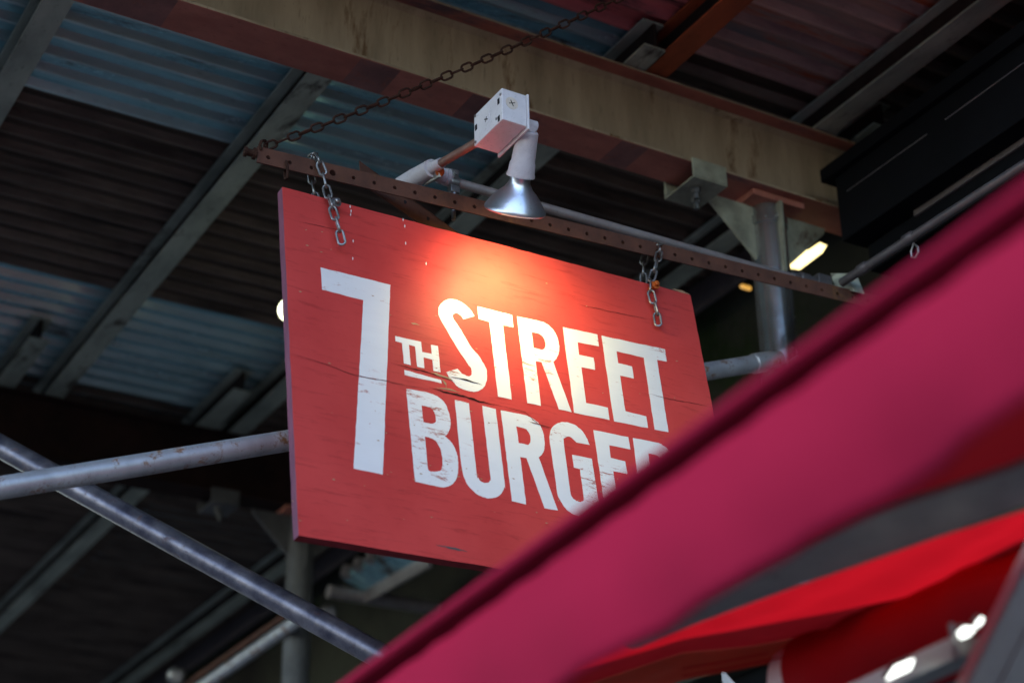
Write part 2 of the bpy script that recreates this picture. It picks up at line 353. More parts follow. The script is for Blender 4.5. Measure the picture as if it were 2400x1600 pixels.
# posts
def post(x, y, label, r=.0435, m1='painted_post', m2='plate'):
    t = thing('scaffold_post', (x, y, 0), label, 'post', 'round posts under the girders')
    MB().tube((x, y, .012), (x, y, 3.735), r, 40).build('shaft', m1, t)
    MB().lathe((x, y, 3.728), (0, 0, 1), [(0, r+.004), (.022, r+.004), (.026, r-.002), (.05, r-.002)], 40).build('collar', m1, t)
    MB().box((x-.075, y-.050, 3.778), (x+.075, y+.050, 3.7945)).build('head_plate', 'flange', t, smooth=False, bevel=.001)
    MB().box((x-.1, y-.1, 0), (x+.1, y+.1, .012)).build('base_plate', m2, t, smooth=False, bevel=.001)
    for s in (-1, 1):
        MB().prism([(x+s*(r-.002), y-.004, 3.777), (x+s*.175, y-.004, 3.777), (x+s*.168, y-.004, 3.760), (x+s*(r-.002), y-.004, 3.635)], (0, .008, 0)).build('gusset', m2, t, smooth=False, bevel=.001)
        MB().prism([(x-.004, y+s*(r-.002), 3.777), (x-.004, y+s*.058, 3.777), (x-.004, y+s*.052, 3.60), (x-.004, y+s*(r-.002), 3.58)], (.008, 0, 0)).build('gusset', m2, t, smooth=False, bevel=.001)
    return t
PA = post(2.400, 2.852, 'grey round post with triangular gussets right of the red sign')
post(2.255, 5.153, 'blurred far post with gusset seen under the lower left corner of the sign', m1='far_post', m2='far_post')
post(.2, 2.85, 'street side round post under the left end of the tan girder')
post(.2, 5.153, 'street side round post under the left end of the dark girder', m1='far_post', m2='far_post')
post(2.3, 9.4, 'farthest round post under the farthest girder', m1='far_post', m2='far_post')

# beam clips: bent U plates hugging the bottom flange
def beam_clip(x0, c, label, m='plate'):
    y0, y1 = c-.0575, c+.0575
    t = thing('beam_clip', (x0+.04, c, 3.79), label, 'beam clip', 'bent beam clips under the girders')
    mb = MB(); th = .005; x1 = x0+.095
    mb.box((x0, y0, 3.752), (x1, y1, 3.752+th))
    mb.box((x0, y0, 3.752+th), (x1, y0+th, 3.804)); mb.box((x0, y1-th, 3.752+th), (x1, y1, 3.804))
    mb.box((x0, y0+th, 3.7985), (x1, y0+.02, 3.804)); mb.box((x0, y1-.02, 3.7985), (x1, y1-th, 3.804))
    mb.build('clip_plate', m, t, smooth=False, bevel=.002)
    for dx, dy in ((.035, -.015), (.06, .02)):
        b = MB().lathe((x0+dx, c+dy, 3.7515), (0, 0, -1), [(0, .014), (.002, .014), (.002, .0105), (.012, .0105), (.012, .0065), (.026, .0065)], 6)
        b.build('bolt', 'steel', t, smooth=False)
    return t
beam_clip(2.135, 2.831, 'bent steel clip with two bolts under the tan girder, left of the post')
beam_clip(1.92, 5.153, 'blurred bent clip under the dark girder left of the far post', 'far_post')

# brace in the plane of the tan girder, and the second diagonal brace
def tubething(name, a, b, r, m, label, cat, group=None, seg=32):
    return tag(MB().tube(a, b, r, seg).build(name, m), label, cat, group)
a = hy(0, 1143, 2.79); b = hy(1780, 850, 2.79)
d = (b-a).normalized()
t = thing('scaffold_brace', a-d*1.1, 'grey speckled scaffold tube running from the left edge behind the sign to the round post', 'scaffold tube', 'scaffold brace tubes')
MB().tube(a-d*1.1, b+d*.06, .0195, 40).build('tube', 'galv_pipe', t)
mb = MB().lathe(b-d*.020, d, [(0, .0225), (.06, .0225)], 24); mb.box((2.385, 2.775, b.z-.03), (2.475, 2.905, b.z+.035))
mb.build('coupler', 'galv_pipe', t, bevel=.003)
a2 = hd(0, 1045, 3.85); b2 = hd(880, 1530, 3.42); d2 = (b2-a2).normalized()
t = thing('scaffold_brace', a2-d2*1.0, 'dark bluish scaffold tube sloping down from the left edge to the awning', 'scaffold tube', 'scaffold brace tubes')
MB().tube(a2-d2*1.0, b2+d2*.45, .0245, 40).build('tube', 'dark_pipe', t)
e = b2+d2*.38
t = thing('scaffold_upright', (e.x+.05, e.y+.02, 0), 'short scaffold upright below the frame that holds the foot of the dark bluish tube', 'scaffold tube')
MB().tube((e.x+.05, e.y+.02, 0), (e.x+.05, e.y+.02, e.z-.03), .0245, 24).build('tube', 'galv_pipe', t)

# far tubes and plank seen under the sign
tubething('scaffold_rail', hy(770, 1385, 5.4), hy(1080, 1434, 5.4), .0235, 'conduit', 'blurred grey rail under the sign, left of the awning edge', 'rail')
a = hx(480, 1603, 2.2); b = hx(705, 1448, 2.2); dd = (b-a).normalized()
tubething('scaffold_ledger', a-dd*1.5, b, .022, 'galv_pipe', 'pale green tube meeting the far post from the lower left', 'scaffold tube')
tubething('scaffold_ledger', a-dd*1.5+V((0, 0, .05)), b+V((0, 0, .045)), .010, 'rust', 'thin brown rod just above the pale green tube', 'rod')
a = hx(775, 1432, 2.5)
mb = MB().lathe(a-V((.02, .03, .02)), (.3, 1, .4), [(0, .02), (.01, .03), (.05, .03), (.055, .02), (.12, .016)], 16)
tag(mb.build('pipe_coupler', 'steel'), 'small pale coupler right of the far post below the sign', 'coupler')
a = hx(432, 1597, 2.2)
mb = MB().lathe(a-V((.05, .06, .0)), (.3, 1, .3), [(0, .018), (.01, .032), (.05, .032), (.055, .022), (.12, .02)], 16)
tag(mb.build('pipe_coupler', 'steel'), 'pale coupler cut by the bottom edge left of the far post', 'coupler')
t = thing('ribbed_plank', hx(880, 1350, 2.6), 'pale green ribbed metal plank below the lower edge of the sign', 'plank')
p0 = hx(852, 1384, 2.6); p1 = hx(985, 1308, 2.6); dp = (p1-p0); zz = V((0, 0, .055)); xx = V((-.075, 0, .03))
MB().prism([p0, p0+xx, p0+xx+V((0, 0, .02)), p0+V((0, 0, .02))], dp*1.05).build('tread', 'galv_sheet', t, smooth=False)
MB().prism([p0-V((0, 0, .045)), p0+V((.012, 0, -.045)), p0+V((.012, 0, .02)), p0+V((0, 0, .02))], dp*1.15).build('edge_rail', 'conduit', t, smooth=False)
for i in range(4):
    q = p0+xx+dp*(.08+.22*i); MB().tube(q-V((.01, 0, 0)), q+V((0, 0, .035)), .020, 14).build('stud', 'conduit', t)

# ------------------------------------------------------------------ the sign
SO = V((1.0765, 2.5890, 3.3155))                 # top left corner of the front face
EX = V((.99984, .01539, .00876)).normalized()
EZ = V((-.0108, .1379, .9904)); EZ = (EZ-EX*EZ.dot(EX)).normalized(); EN = EX.cross(EZ)*-1   # front normal
if EN.y > 0: EN = -EN
def sp(x, y, lift=0):                             # sight line onto the sign's front plane
    r = ray(x, y); tt = (SO-EYE).dot(EN)/r.dot(EN); return EYE+r*tt+EN*lift
cTL, cTR, cBL = sp(661, 438), sp(1618, 691), sp(700, 1254)
cBR = cTR + (cBL-cTL) + V((.003, 0, 0))
TH = .0195
sign = thing('hanging_sign', sp(1150, 500), 'red wooden board sign reading 7TH STREET BURGER hanging on chains under a lit lamp', 'sign')
mb = MB(); B = -EN*TH
# front face subdivided a little so that its edge is not ruler-straight
N = 40
def edge(p, q, amp):
    out = []
    for i in range(N):
        k = i/N; out.append(p.lerp(q, k)+(q-p).normalized().cross(EN)*(random.uniform(-amp, amp) if 0 < i else 0))
    return out
loop = edge(cTL, cTR, .0006)+edge(cTR, cBR, .0005)+edge(cBR, cBL, .0005)+edge(cBL, cTL, .0004)
k = len(loop)
mb.add(loop, [tuple(range(k))], 0)
mb.add([p+B for p in loop], [tuple(range(k))], 0)
mb.add(loop+[p+B for p in loop], [(i, (i+1) % k, (i+1) % k+k, i+k) for i in range(k)], 0)
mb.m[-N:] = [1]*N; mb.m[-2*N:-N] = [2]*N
mb.build('board', ['sign_red', 'sign_edge', 'sign_edge_low'], sign, bevel=.0008)

def smooth_poly(pts, closed_corner=38):
    n = len(pts); P = [V((x, y)) for x, y in pts]; corner = []
    for i in range(n):
        a = P[i]-P[i-1]; b = P[(i+1) % n]-P[i]
        ang = abs(math.degrees(a.angle_signed(b))) if a.length > 0 and b.length > 0 else 0
        corner.append(ang > closed_corner or (ang < 6))
    out = []
    for i in range(n):
        p1, p2 = P[i], P[(i+1) % n]; c1, c2 = corner[i], corner[(i+1) % n]
        out.append(p1)
        if c1 and c2: continue
        p0 = P[i-1] if not c1 else p1; p3 = P[(i+2) % n] if not c2 else p2
        for k in (1, 2, 3):
            t = k/4
            out.append(.5*((2*p1)+(p2-p0)*t+(2*p0-5*p1+4*p2-p3)*t*t+(3*p1-p0-3*p2+p3)*t**3))
    return out
Z1 = (740, 620, 5.8725); Z2 = (1100, 680, 4.694); Z3 = (800, 880, 5.8725); Z4 = (1140, 940, 5.1065); NA = (0, 0, 1)
def nat(z, pts): return [(z[0]+x/z[2], z[1]+y/z[2]) for x, y in pts]
LET = []
LET.append(('digit', [nat(Z1, [(67, 40), (1025, 280)])+nat(Z3, [(570, 1362), (168, 1277)])+nat(Z1, [(655, 490), (88, 345)])]))
LET.append(('letter', [nat(Z1, [(1092,985),(1450,1065),(1465,1200),(1595,1230),(1585,1100),(1680,1122),(1715,1480),(1622,1462),(1607,1310),(1480,1275),(1492,1428),(1395,1405),(1365,1125),(1283,1103),(1308,1385),(1215,1360),(1185,1078),(1098,1055)])]))
LET.append(('underline', [nat(Z1, [(1218, 1448)])+nat(Z3, [(1372, 62), (1378, 105)])+nat(Z1, [(1225, 1520)])]))
LET.append(('letter', [nat(Z1, [(2185,710),(2130,622),(2055,553),(1965,500),(1880,476),(1800,485),(1737,525),(1698,575),(1686,640),(1700,720),(1740,800),(1850,990),(2000,1230),(2100,1380),(2138,1430),(2148,1480),(2142,1520),(2110,1540),(2060,1522),(2000,1490),(1950,1432),(1800,1480)])
   + nat(Z3, [(1490,35),(1540,85),(1600,150),(1680,190),(1760,213),(1840,222),(1900,205),(1960,160),(1990,100),(2003,30)]) + nat(Z2, [(186,870),(150,800),(100,715)])
   + nat(Z1, [(2150,1150),(2000,900),(1905,760),(1885,710),(1892,680),(1930,665),(1975,685),(2010,720),(2035,755)])]))
LET.append(('letter', [nat(Z2, [(87,180),(470,272),(485,408),(370,383),(465,1200),(315,1168),(220,350),(102,318)])]))
LET.append(('letter', [nat(Z2, [(522,287),(750,335),(840,365),(905,415),(955,490),(983,580),(988,640),(980,700),(955,755),(922,788),(1125,1340),(985,1308),(795,790),(728,778),(788,1270),(638,1240)]),
   nat(Z2, [(685,460),(760,475),(800,505),(830,550),(838,600),(828,640),(800,655),(705,632)])]))
LET.append(('letter', [nat(Z2, [(1027,405),(1407,487),(1423,618),(1190,570),(1207,710),(1368,742),(1384,877),(1230,845),(1283,1240),(1522,1290),(1540,1425),(1153,1347)])]))
LET.append(('letter', [nat(Z2, [(1453,500),(2152,650),(2172,788),(2065,765),(2190,1560),(2038,1530),(1918,740),(1618,672),(1637,800),(1790,838),(1808,970),(1658,938),(1715,1330),(1945,1388),(1965,1515),(1590,1440)])]))
LET.append(('letter', [nat(Z3, [(892,182),(1150,225),(1290,270),(1390,340),(1450,430),(1490,550),(1502,660),(1490,740),(1460,800),(1420,833),(1490,890),(1550,980),(1590,1080),(1608,1200),(1605,1320),(1585,1410),(1540,1480),(1480,1520),(1400,1535),(1300,1520),(1015,1460)]),
   nat(Z3, [(1103,408),(1190,428),(1250,460),(1285,520),(1302,600),(1290,645),(1255,662),(1215,657),(1128,640)]),
   nat(Z3, [(1148,838),(1220,855),(1290,890),(1340,960),(1375,1050),(1392,1160),(1390,1240),(1370,1295),(1340,1315),(1230,1318),(1200,1300),(1190,1260)])]))
LET.append(('letter', [nat(Z3, [(1560,332),(1755,378),(1860,1330),(1880,1400),(1920,1455),(1980,1475),(2030,1470),(2050,1430),(2050,1370),(1938,415),(2125,462)])
   + [(1182,1128),(1182,1140),(1177,1153),(1167,1163),(1150,1167.5),(1136,1165.5),(1118.9,1157.8),(1099.7,1141),(1089.5,1123.5),(1083.5,1101.4),(1079,1070.7)]]))
LET.append(('letter', [nat(Z4, [(172,108),(450,165),(540,200),(620,260),(665,340),(690,430),(695,510),(688,580),(665,635),(625,670),(853,1305),(697,1278),(480,680),(405,665),(475,1235),(305,1195)]),
   nat(Z4, [(357,300),(440,320),(490,350),(522,410),(528,470),(515,510),(490,520),(385,498)])]))
LET.append(('letter', [nat(Z4, [(1235,522),(1195,430),(1140,350),(1060,285),(980,257),(900,250),(830,275),(780,325),(757,390),(757,470),(775,600),(815,860),(850,1100),(880,1180),(930,1260),(990,1320),(1050,1352),(1110,1372),(1190,1385),(1270,1370),(1320,1320),(1345,1240),(1335,1160),(1262,688),(1025,640),(1045,793),(1118,810),(1165,1150),(1150,1195),(1115,1203),(1060,1180),(1010,1120),(985,940),(922,490),(930,445),(960,425),(1000,425),(1040,455),(1075,495)])]))
LET.append(('letter', [nat(Z4, [(1282,345),(1698,430),(1720,577),(1470,523),(1488,675),(1662,718),(1685,868),(1518,835),(1580,1290),(1835,1345),(1857,1490),(1435,1400)])]))
LET.append(('letter', [nat(Z4, [(1753,438),(2020,490),(2110,525),(2185,590),(2235,680),(2262,770),(2268,850),(2260,920),(2240,970),(2205,1000),(2430,1640),(2270,1610),(2060,1010),(1985,995),(2050,1560),(1885,1525)]),
   nat(Z4, [(1935,622),(2020,640),(2070,670),(2100,730),(2105,790),(2090,830),(2065,842),(1962,820)])]))
for nm, polys in LET:
    loops = [[(p.x, p.y) for p in smooth_poly(pl)] for pl in polys]
    def wob(p): return sp(p[0]+random.uniform(-.5, .5), p[1]+random.uniform(-.5, .5), .0004)
    fine = []
    for lp in loops:
        q = []
        for i in range(len(lp)):
            a, b = V(lp[i]), V(lp[(i+1) % len(lp)]); m = max(1, int((b-a).length/14))
            q += [tuple(a.lerp(b, j/m)) for j in range(m)]
        fine.append([wob(p) for p in q])
    flat = [p for lp in fine for p in lp]
    d2l = [[V(((p-SO).dot(EX), (p-SO).dot(EZ), 0)) for p in lp] for lp in fine]
    tri = tessellate_polygon(d2l)
    mb = MB().add(flat, [tuple(t) for t in tri], 0)
    off = 0
    for lp in fine:      # paint edge
        k = len(lp); mb.add(lp+[p-EN*.0004 for p in lp], [(i, (i+1) % k, (i+1) % k+k, i+k) for i in range(k)], 0)
    mb.build(nm, 'sign_white', sign, smooth=False)

def sliver(pts, width, nm, m, lift=.0007):
    """thin tapered split following native points"""
    mb = MB(); n = len(pts); top = []; bot = []
    fine = []
    for i in range(n-1):
        a, b = V(pts[i]), V(pts[i+1]); kk = max(2, int((b-a).length/7))
        fine += [a.lerp(b, j/kk) for j in range(kk)]
    fine.append(V(pts[-1])); n = len(fine)
    for i, p in enumerate(fine):
        t = i/(n-1); wd = width*max(.12, math.sin(math.pi*t))*random.uniform(.5, 1.3); dy = random.uniform(-.7, .7)
        top.append(sp(p.x, p.y-wd/2+dy, lift)); bot.append(sp(p.x, p.y+wd/2+dy, lift))
    mb.add(top+bot, [(i, i+1, n+i+1, n+i) for i in range(n-1)])
    return mb.build(nm, m, sign, smooth=False)
sliver([(678,828),(720,840),(770,856),(810,872),(850,884),(905,893),(960,905),(1010,914)], 1.7, 'wood_split', 'hairline')
sliver([(1005,908),(1040,918),(1085,928),(1125,941),(1175,952)], 4.1, 'wood_split', 'split')
sliver([(915,850),(960,862),(1000,872),(1040,885),(1065,893)], 2.4, 'wood_split', 'split')
sliver([(1052,882),(1085,889),(1110,896),(1130,902)], 3.4, 'wood_split', 'split', .0009)
sliver([(1175,952),(1230,966),(1262,994),(1310,1006)], 1.5, 'wood_split', 'hairline', .0009)
sliver([(1238,987),(1262,994),(1290,1003)], 2.2, 'wood_split', 'hairline', .001)
sliver([(1510,920),(1570,935),(1640,948),(1668,955)], 1.4, 'wood_split', 'hairline')
sliver([(1340,710),(1420,728),(1490,742),(1540,752)], 1.2, 'wood_split', 'hairline')
sliver([(690,518),(760,532),(830,548)], 1.0, 'wood_split', 'hairline')
sliver([(1010,872),(1030,880),(1050,886),(1062,892)], 6, 'bare_patch', 'bare_wood', .0008)
sliver([(1036,889),(1046,902),(1044,912)], 9, 'bare_patch', 'bare_wood', .0006)
sliver([(1020,908),(1060,914),(1080,920)], 3.5, 'bare_patch', 'bare_wood', .0005)
sliver([(1020,1276),(1060,1284),(1095,1292)], 5, 'bare_patch', 'dark_grey', .0006)
sliver([(963,757),(973,759),(983,762)], 5, 'bare_patch', 'bare_wood', .0006)
sliver([(1575,677),(1598,683),(1616,690)], 6, 'bare_patch', 'bare_wood', .0006)
mb = MB()
for i in range(75):       # tiny paint chips
    x, y = random.uniform(680, 1600), random.uniform(500, 1290)
    if i < 18: x, y = random.uniform(905, 1200), random.uniform(1080, 1130)
    wd, ht = random.uniform(2, 9), random.uniform(.8, 2.0)
    if 1600-x < 10 or y < 439+(x-661)*.27+20 or y > 1230: continue
    mb.add([sp(x, y, .0009), sp(x+wd*.6, y-ht*.4+wd*.12, .0009), sp(x+wd, y+ht*.5+wd*.22, .0009), sp(x+wd*.4, y+ht+wd*.15, .0009)], [(0, 1, 2, 3)])
ch = mb.build('paint_chips', 'bare_wood', sign, smooth=False); ch['kind'] = 'stuff'
mb = MB()
for (x, y) in ((820,484),(822,495),(821,503),(944,515),(948,530),(827,565),(826,606),(950,570),(998,618)):   # white drips
    mb.add([sp(x, y-4, .001), sp(x+1.6, y, .001), sp(x+.5, y+5, .001), sp(x-1.3, y+1, .001)], [(0, 1, 2, 3)])
ch = mb.build('paint_drips', 'sign_white', sign, smooth=False); ch['kind'] = 'stuff'

# bolts with washers that hold the chains
def sign_bolt(px, py, m2):
    c = sp(px, py)
    b = MB().lathe(c+EN*.0002, EN, [(0, .0055), (.016, .0055), (.016, .0098), (.0185, .0098), (.0185, .0052), (.025, .0052), (.0265, .003)], 20)
    b.build('bolt', m2, sign)
sign_bolt(778, 487, 'steel'); sign_bolt(1524, 678, 'orange')

# ------------------------------------------------------------------ perforated bar
BY = 2.600
bl = hy(604, 346, BY); br = hy(1985, 679, BY); bd = (br-bl).normalized(); L = 1.86; H = .0305; CW = .0425
bar = thing('perforated_bar', bl, 'rusty perforated steel angle bar above the sign, running from the long chain to the building', 'steel bar')
mb = MB(); K = 16; dn = V((0, 0, -1)); th = .003; bk = V((0, th, 0))
ncell = int(L/CW)
AC = math.atan2(H, CW); q1_ = [AC*k/2 for k in range(2)]+[AC+(math.pi/2-AC)*k/2 for k in range(2)]
ANG = q1_+[math.pi/2]+[math.pi-a for a in q1_[:0:-1]]; ANG = ANG+[a+math.pi for a in ANG]
for c in range(ncell):
    o = bl+bd*(c*CW); ctr = o+bd*CW/2+dn*(H*.5)
    hr = .0042 if c != 3 else .0066
    inner = []; outer = []
    for i in range(K):
        a = ANG[i]; ca, sa = math.cos(a), math.sin(a)
        inner.append(ctr+bd*ca*hr+dn*sa*hr)
        s = 1/max(abs(ca)/(CW/2), abs(sa)/(H/2)); outer.append(ctr+bd*ca*s+dn*sa*s)
    for base in (V(), bk):
        mb.add([p+base for p in inner+outer], [(i, (i+1) % K, (i+1) % K+K, i+K) for i in range(K)])
    mb.add(inner+[p+bk for p in inner], [(i, (i+1) % K, (i+1) % K+K, i+K) for i in range(K)])
e = bl+bd*(ncell*CW)
mb.add([bl, bl+dn*H, bl+dn*H+bk, bl+bk], [(0, 1, 2, 3)]); mb.add([bl+dn*H, e+dn*H, e+dn*H+bk, bl+dn*H+bk], [(0, 1, 2, 3)])
mb.build('upright_leg', 'rust', bar, smooth=False)
u = V((0, 0, .003)); mb = MB()
mb.prism([bl+V((0, 0, 0)), bl+V((0, .034, 0)), bl+V((0, .034, .003)), bl+u], e-bl); mb.build('top_leg', 'rust', bar, smooth=False)
p = bl+V((-.001, .004, -.012))
MB().lathe(p, (-1, .15, .05), [(0, .011), (.006, .011), (.006, .007), (.017, .007), (.017, .0095), (.022, .0095)], 10).build('end_bolt', 'rust_chain', bar)
# rusty hook
hk = [hy(671, 378, 2.594)+V((0, 0, .0)), hy(673, 392, 2.592), hy(674, 405, 2.592), hy(673, 416, 2.595), hy(669, 420, 2.603), hy(667, 412, 2.612), hy(668, 398, 2.612)]
tag(MB().path(hk, .0028, 8).build('rusty_hook', 'rust_chain'), 'small rusty hook hanging from the left part of the perforated bar', 'hook')
# short diagonal angle behind the bar
q0 = hy(843, 377, 2.640); q1 = hy(1078, 548, 2.70)
dq = (q1-q0).normalized(); nz = V((0, 0, -1)); sd2 = (nz-dq*nz.dot(dq)).normalized()
diag = thing('diagonal_angle', q0, 'short rusty steel angle with a cut corner crossing behind the perforated bar', 'steel angle')
MB().prism([q0, q0+dq*.005+V((0, 0, -.045)), q1+dq*.14+sd2*.036, q1+dq*.14], (0, .003, 0)).build('web_plate', 'rust', diag, smooth=False)
MB().prism([q0+dq*.03, q0+dq*.03+V((0, .03, 0)), q0+dq*.03+V((0, .03, -.003)), q0+dq*.03+V((0, 0, -.003))], dq*.40).build('flange_plate', 'rust', diag, smooth=False)
for kk in (.06, .12, .18, .24):
    c = q0+dq*kk+sd2*.018; MB().lathe(c-V((0, .0006, 0)), (0, 1, 0), [(0, .004), (.0005, .004)], 12).build('hole', 'dark_mark', diag)

# ------------------------------------------------------------------ chains
def link_mesh(name, L, Wd, r, m):
    R_ = (Wd/2-r); h = L/2-r-R_; pts = []
    for i in range(9):
        a = -math.pi/2+math.pi*i/8; pts.append((h+R_*math.cos(a), R_*math.sin(a), 0))
    for i in range(9):
        a = math.pi/2+math.pi*i/8; pts.append((-h+R_*math.cos(a), R_*math.sin(a), 0))
    mb = MB().path(pts, r, 10, closed=True); o = mb.build(name, m, None, loc=(0, 0, 0)); me = o.data
    bpy.data.objects.remove(o); return me
def chain(t, me, pts, pitch, start_n, flip=0, twist=0):
    pts = [V(p) for p in pts]; org = V(t['_w']); s = 0; out = []; seg = 0; pos = pts[0].copy(); rem = pitch/2
    i = 0; cur = pts[0]
    centres = []
    # resample
    dens = []
    for a, b in zip(pts, pts[1:]):
        kk = max(2, int((b-a).length/.0008)); dens += [a.lerp(b, j/kk) for j in range(kk)]
    dens.append(pts[-1]); acc = 0; nxt = pitch/2
    for a, b in zip(dens, dens[1:]):
        acc += (b-a).length
        if acc >= nxt: centres.append(b.copy()); nxt += pitch
    n = len(centres)
    for i, c in enumerate(centres):
        tg = (centres[min(i+1, n-1)]-centres[max(i-1, 0)]).normalized()
        nn = V(start_n); nn = (nn-tg*nn.dot(tg)).normalized(); ww = tg.cross(nn)
        ang = rad(twist+random.uniform(-9, 9)) + (math.pi/2 if (i+flip) % 2 else 0)
        y_ = nn*math.cos(ang)+ww*math.sin(ang); z_ = tg.cross(y_)
        o = bpy.data.objects.new('link', me); COL.objects.link(o); o.parent = t
        c2 = c-org
        o.matrix_local = Matrix(((tg.x, y_.x, z_.x, c2.x), (tg.y, y_.y, z_.y, c2.y), (tg.z, y_.z, z_.z, c2.z), (0, 0, 0, 1)))
    return centres
sl = link_mesh('silver_link', .0350, .0172, .0023, 'steel')
rl = link_mesh('rusty_link', .0300, .0180, .0022, 'rust_chain')
F = V((0, 0, 1))
t = thing('sign_chain', hy(734, 370, 2.6), 'silver chain looped over the bar at the left corner of the sign', 'chain', 'silver chains that carry the sign')
chain(t, sl, [hy(800, 572, 2.556), hy(797, 540, 2.556), hy(786, 512, 2.562), hy(779, 487, 2.566), hy(770, 462, 2.575), hy(763, 430, 2.582), hy(756, 400, 2.584), hy(747, 378, 2.585), hy(738, 366, 2.597), hy(731, 362, 2.615), hy(729, 380, 2.632), hy(731, 415, 2.637), hy(736, 450, 2.634), hy(742, 478, 2.628)], .0262, RT, 0, 0)
t = thing('sign_chain', hy(1545, 577, 2.6), 'silver chain looped over the bar at the right corner of the sign', 'chain', 'silver chains that carry the sign')
chain(t, sl, [hy(1541, 763, 2.578), hy(1541, 735, 2.578), hy(1535, 715, 2.582), hy(1526, 690, 2.584), hy(1524, 668, 2.586), hy(1531, 640, 2.586), hy(1541, 612, 2.585), hy(1546, 588, 2.588), hy(1544, 574, 2.600), hy(1531, 572, 2.622), hy(1513, 590, 2.638), hy(1508, 630, 2.640), hy(1508, 668, 2.638)], .0262, RT, 0, 0)
A = hy(620, 345, 2.606); Bp = hy(1418, 0, 2.45); dch = Bp-A; end = A+dch*((4.0-A.z)/dch.z)
t = thing('long_chain', A, 'long rusty chain rising from the end of the bar to the roof joist', 'chain')
pts = []
for i in range(60):
    k = i/59; p = A+(end-A)*k; pts.append(p+V((0, 0, -.018*4*k*(1-k))))
chain(t, rl, pts, .0245, (0, 0, 1), 0, 20)
sh = [hy(x, y, 2.60+dz) for x, y, dz in ((612, 352, .0), (609, 340, -.004), (613, 331, -.006), (621, 330, .004), (626, 338, .010), (624, 350, .012))]
tag(MB().path(sh, .003, 8).build('shackle', 'rust_chain'), 'rusty shackle joining the long chain to the end of the bar', 'shackle')

# ------------------------------------------------------------------ lamp assembly
lamp = thing('sign_lamp', hy(1205, 260, 2.37), 'white lamp fixture with junction box and silver reflector bulb lighting the sign', 'lamp')
YF = 2.325; ftl = hy(1176, 206, YF); x0, z1 = ftl.x, ftl.z; wx = .0505; hzt = .0665; ly = .102
bb = MB(); bb.box((x0, YF, z1-hzt), (x0+wx, YF+ly, z1)); box = bb.build('junction_box', 'white_paint', lamp, smooth=False, bevel=.0015)
cx, cz = x0+wx*.40, z1-hzt*.40
MB().lathe((cx, YF, cz), (0, -1, 0), [(0, .0125), (.0006, .0125)], 28).build('knockout', 'knockout', box)
mb = MB()
for a in (20, 115): 
    dx, dz = math.cos(rad(a))*.0065, math.sin(rad(a))*.0065
    mb.obox((cx, YF-.0009, cz), (dx, 0, dz), (0, .0003, 0), (-dz*.10, 0, dx*.10))
mb.build('knockout_cross', 'dark_mark', box, smooth=False)
cy = YF+ly*.55; cz = z1-hzt*.52
MB().lathe((x0, cy, cz), (-1, 0, 0), [(0, .0125), (.0004, .0125), (.0004, .0112), (.0007, .0112)], 28).build('knockout', 'white_paint', box)
mb = MB(); mb.obox((x0-.0011, cy, cz), (.0003, 0, 0), (0, .006, .003), (0, -.0004, .0009)); mb.obox((x0-.0011, cy, cz), (.0003, 0, 0), (0, -.002, .005), (0, .0007, .0003))
mb.build('knockout_cross', 'dark_mark', box, smooth=False)
for (yy, zz_) in ((YF+.012, z1-.022), (YF+.012, z1-hzt+.008), (YF+ly-.008, z1-.03)):
    MB().box((x0-.0006, yy-.0035, zz_-.006), (x0+.0002, yy+.0035, zz_+.006)).build('slot', 'dark_mark', box, smooth=False)
for (yy, zz_) in ((YF+ly-.006, z1-.004), (YF+.02, z1-hzt+.012), (YF+ly-.006, z1-hzt+.006), (YF+.004, z1-.012)):
    MB().lathe((x0, yy, zz_), (-1, 0, 0), [(0, .003), (.0018, .0026)], 10).build('screw', 'steel', box)
# cover plate on +X side, slightly proud and lower
mb = MB(); mb.box((x0+wx+.0006, YF-.003, z1-hzt-.006), (x0+wx+.0045, YF+ly+.004, z1+.002)); mb.build('cover_plate', 'white_paint', lamp, smooth=False, bevel=.001)
# supply pipe from the box to the conduit body
pa = V((x0+wx*.42, YF+ly, z1-hzt*.62)); pb = hy(1016, 393, 2.600)
MB().tube(pa, pb, .0082, 20).build('supply_pipe', 'pipe_rusty', lamp)
dpp = (pb-pa).normalized()
MB().lathe(pb-dpp*.028, dpp, [(0, .0105), (.026, .0115), (.030, .0128), (.034, .0128)], 20).build('pipe_collar', 'lamp_holder', lamp)
# conduit body (LB) behind the bar
lb0 = pb+dpp*.004
mb = MB(); e1 = dpp; e2 = V((0, 0, 1)); e3 = V((1, 0, 0))
mb.path([lb0, lb0+dpp*.02, lb0+dpp*.055+V((-.006, 0, -.004)), lb0+dpp*.09+V((-.014, 0, -.012))], .0185, 18)
mb.tube(lb0+dpp*.012, lb0+dpp*.012+V((.036, 0, -.004)), .0150, 18)
mb.lathe(lb0+dpp*.012+V((.034, 0, -.004)), (1, 0, -.05), [(0, .017), (.007, .017)], 18)
mb.build('conduit_body', 'lamp_holder', lamp)
mb = MB(); c = lb0+dpp*.032+V((.004, -.0175, -.013)); mb.obox(c, dpp*.026, V((.006, -.001, -.012)), V((.002, -.003, -.001))); mb.build('cover_clip', 'steel', lamp, smooth=False, bevel=.001)
MB().lathe(lb0+dpp*.004+V((.010, -.016, -.012)), (.1, -1, -.5), [(0, .010), (.002, .009), (.003, .004)], 18).build('cover_screw', 'orange', lamp)

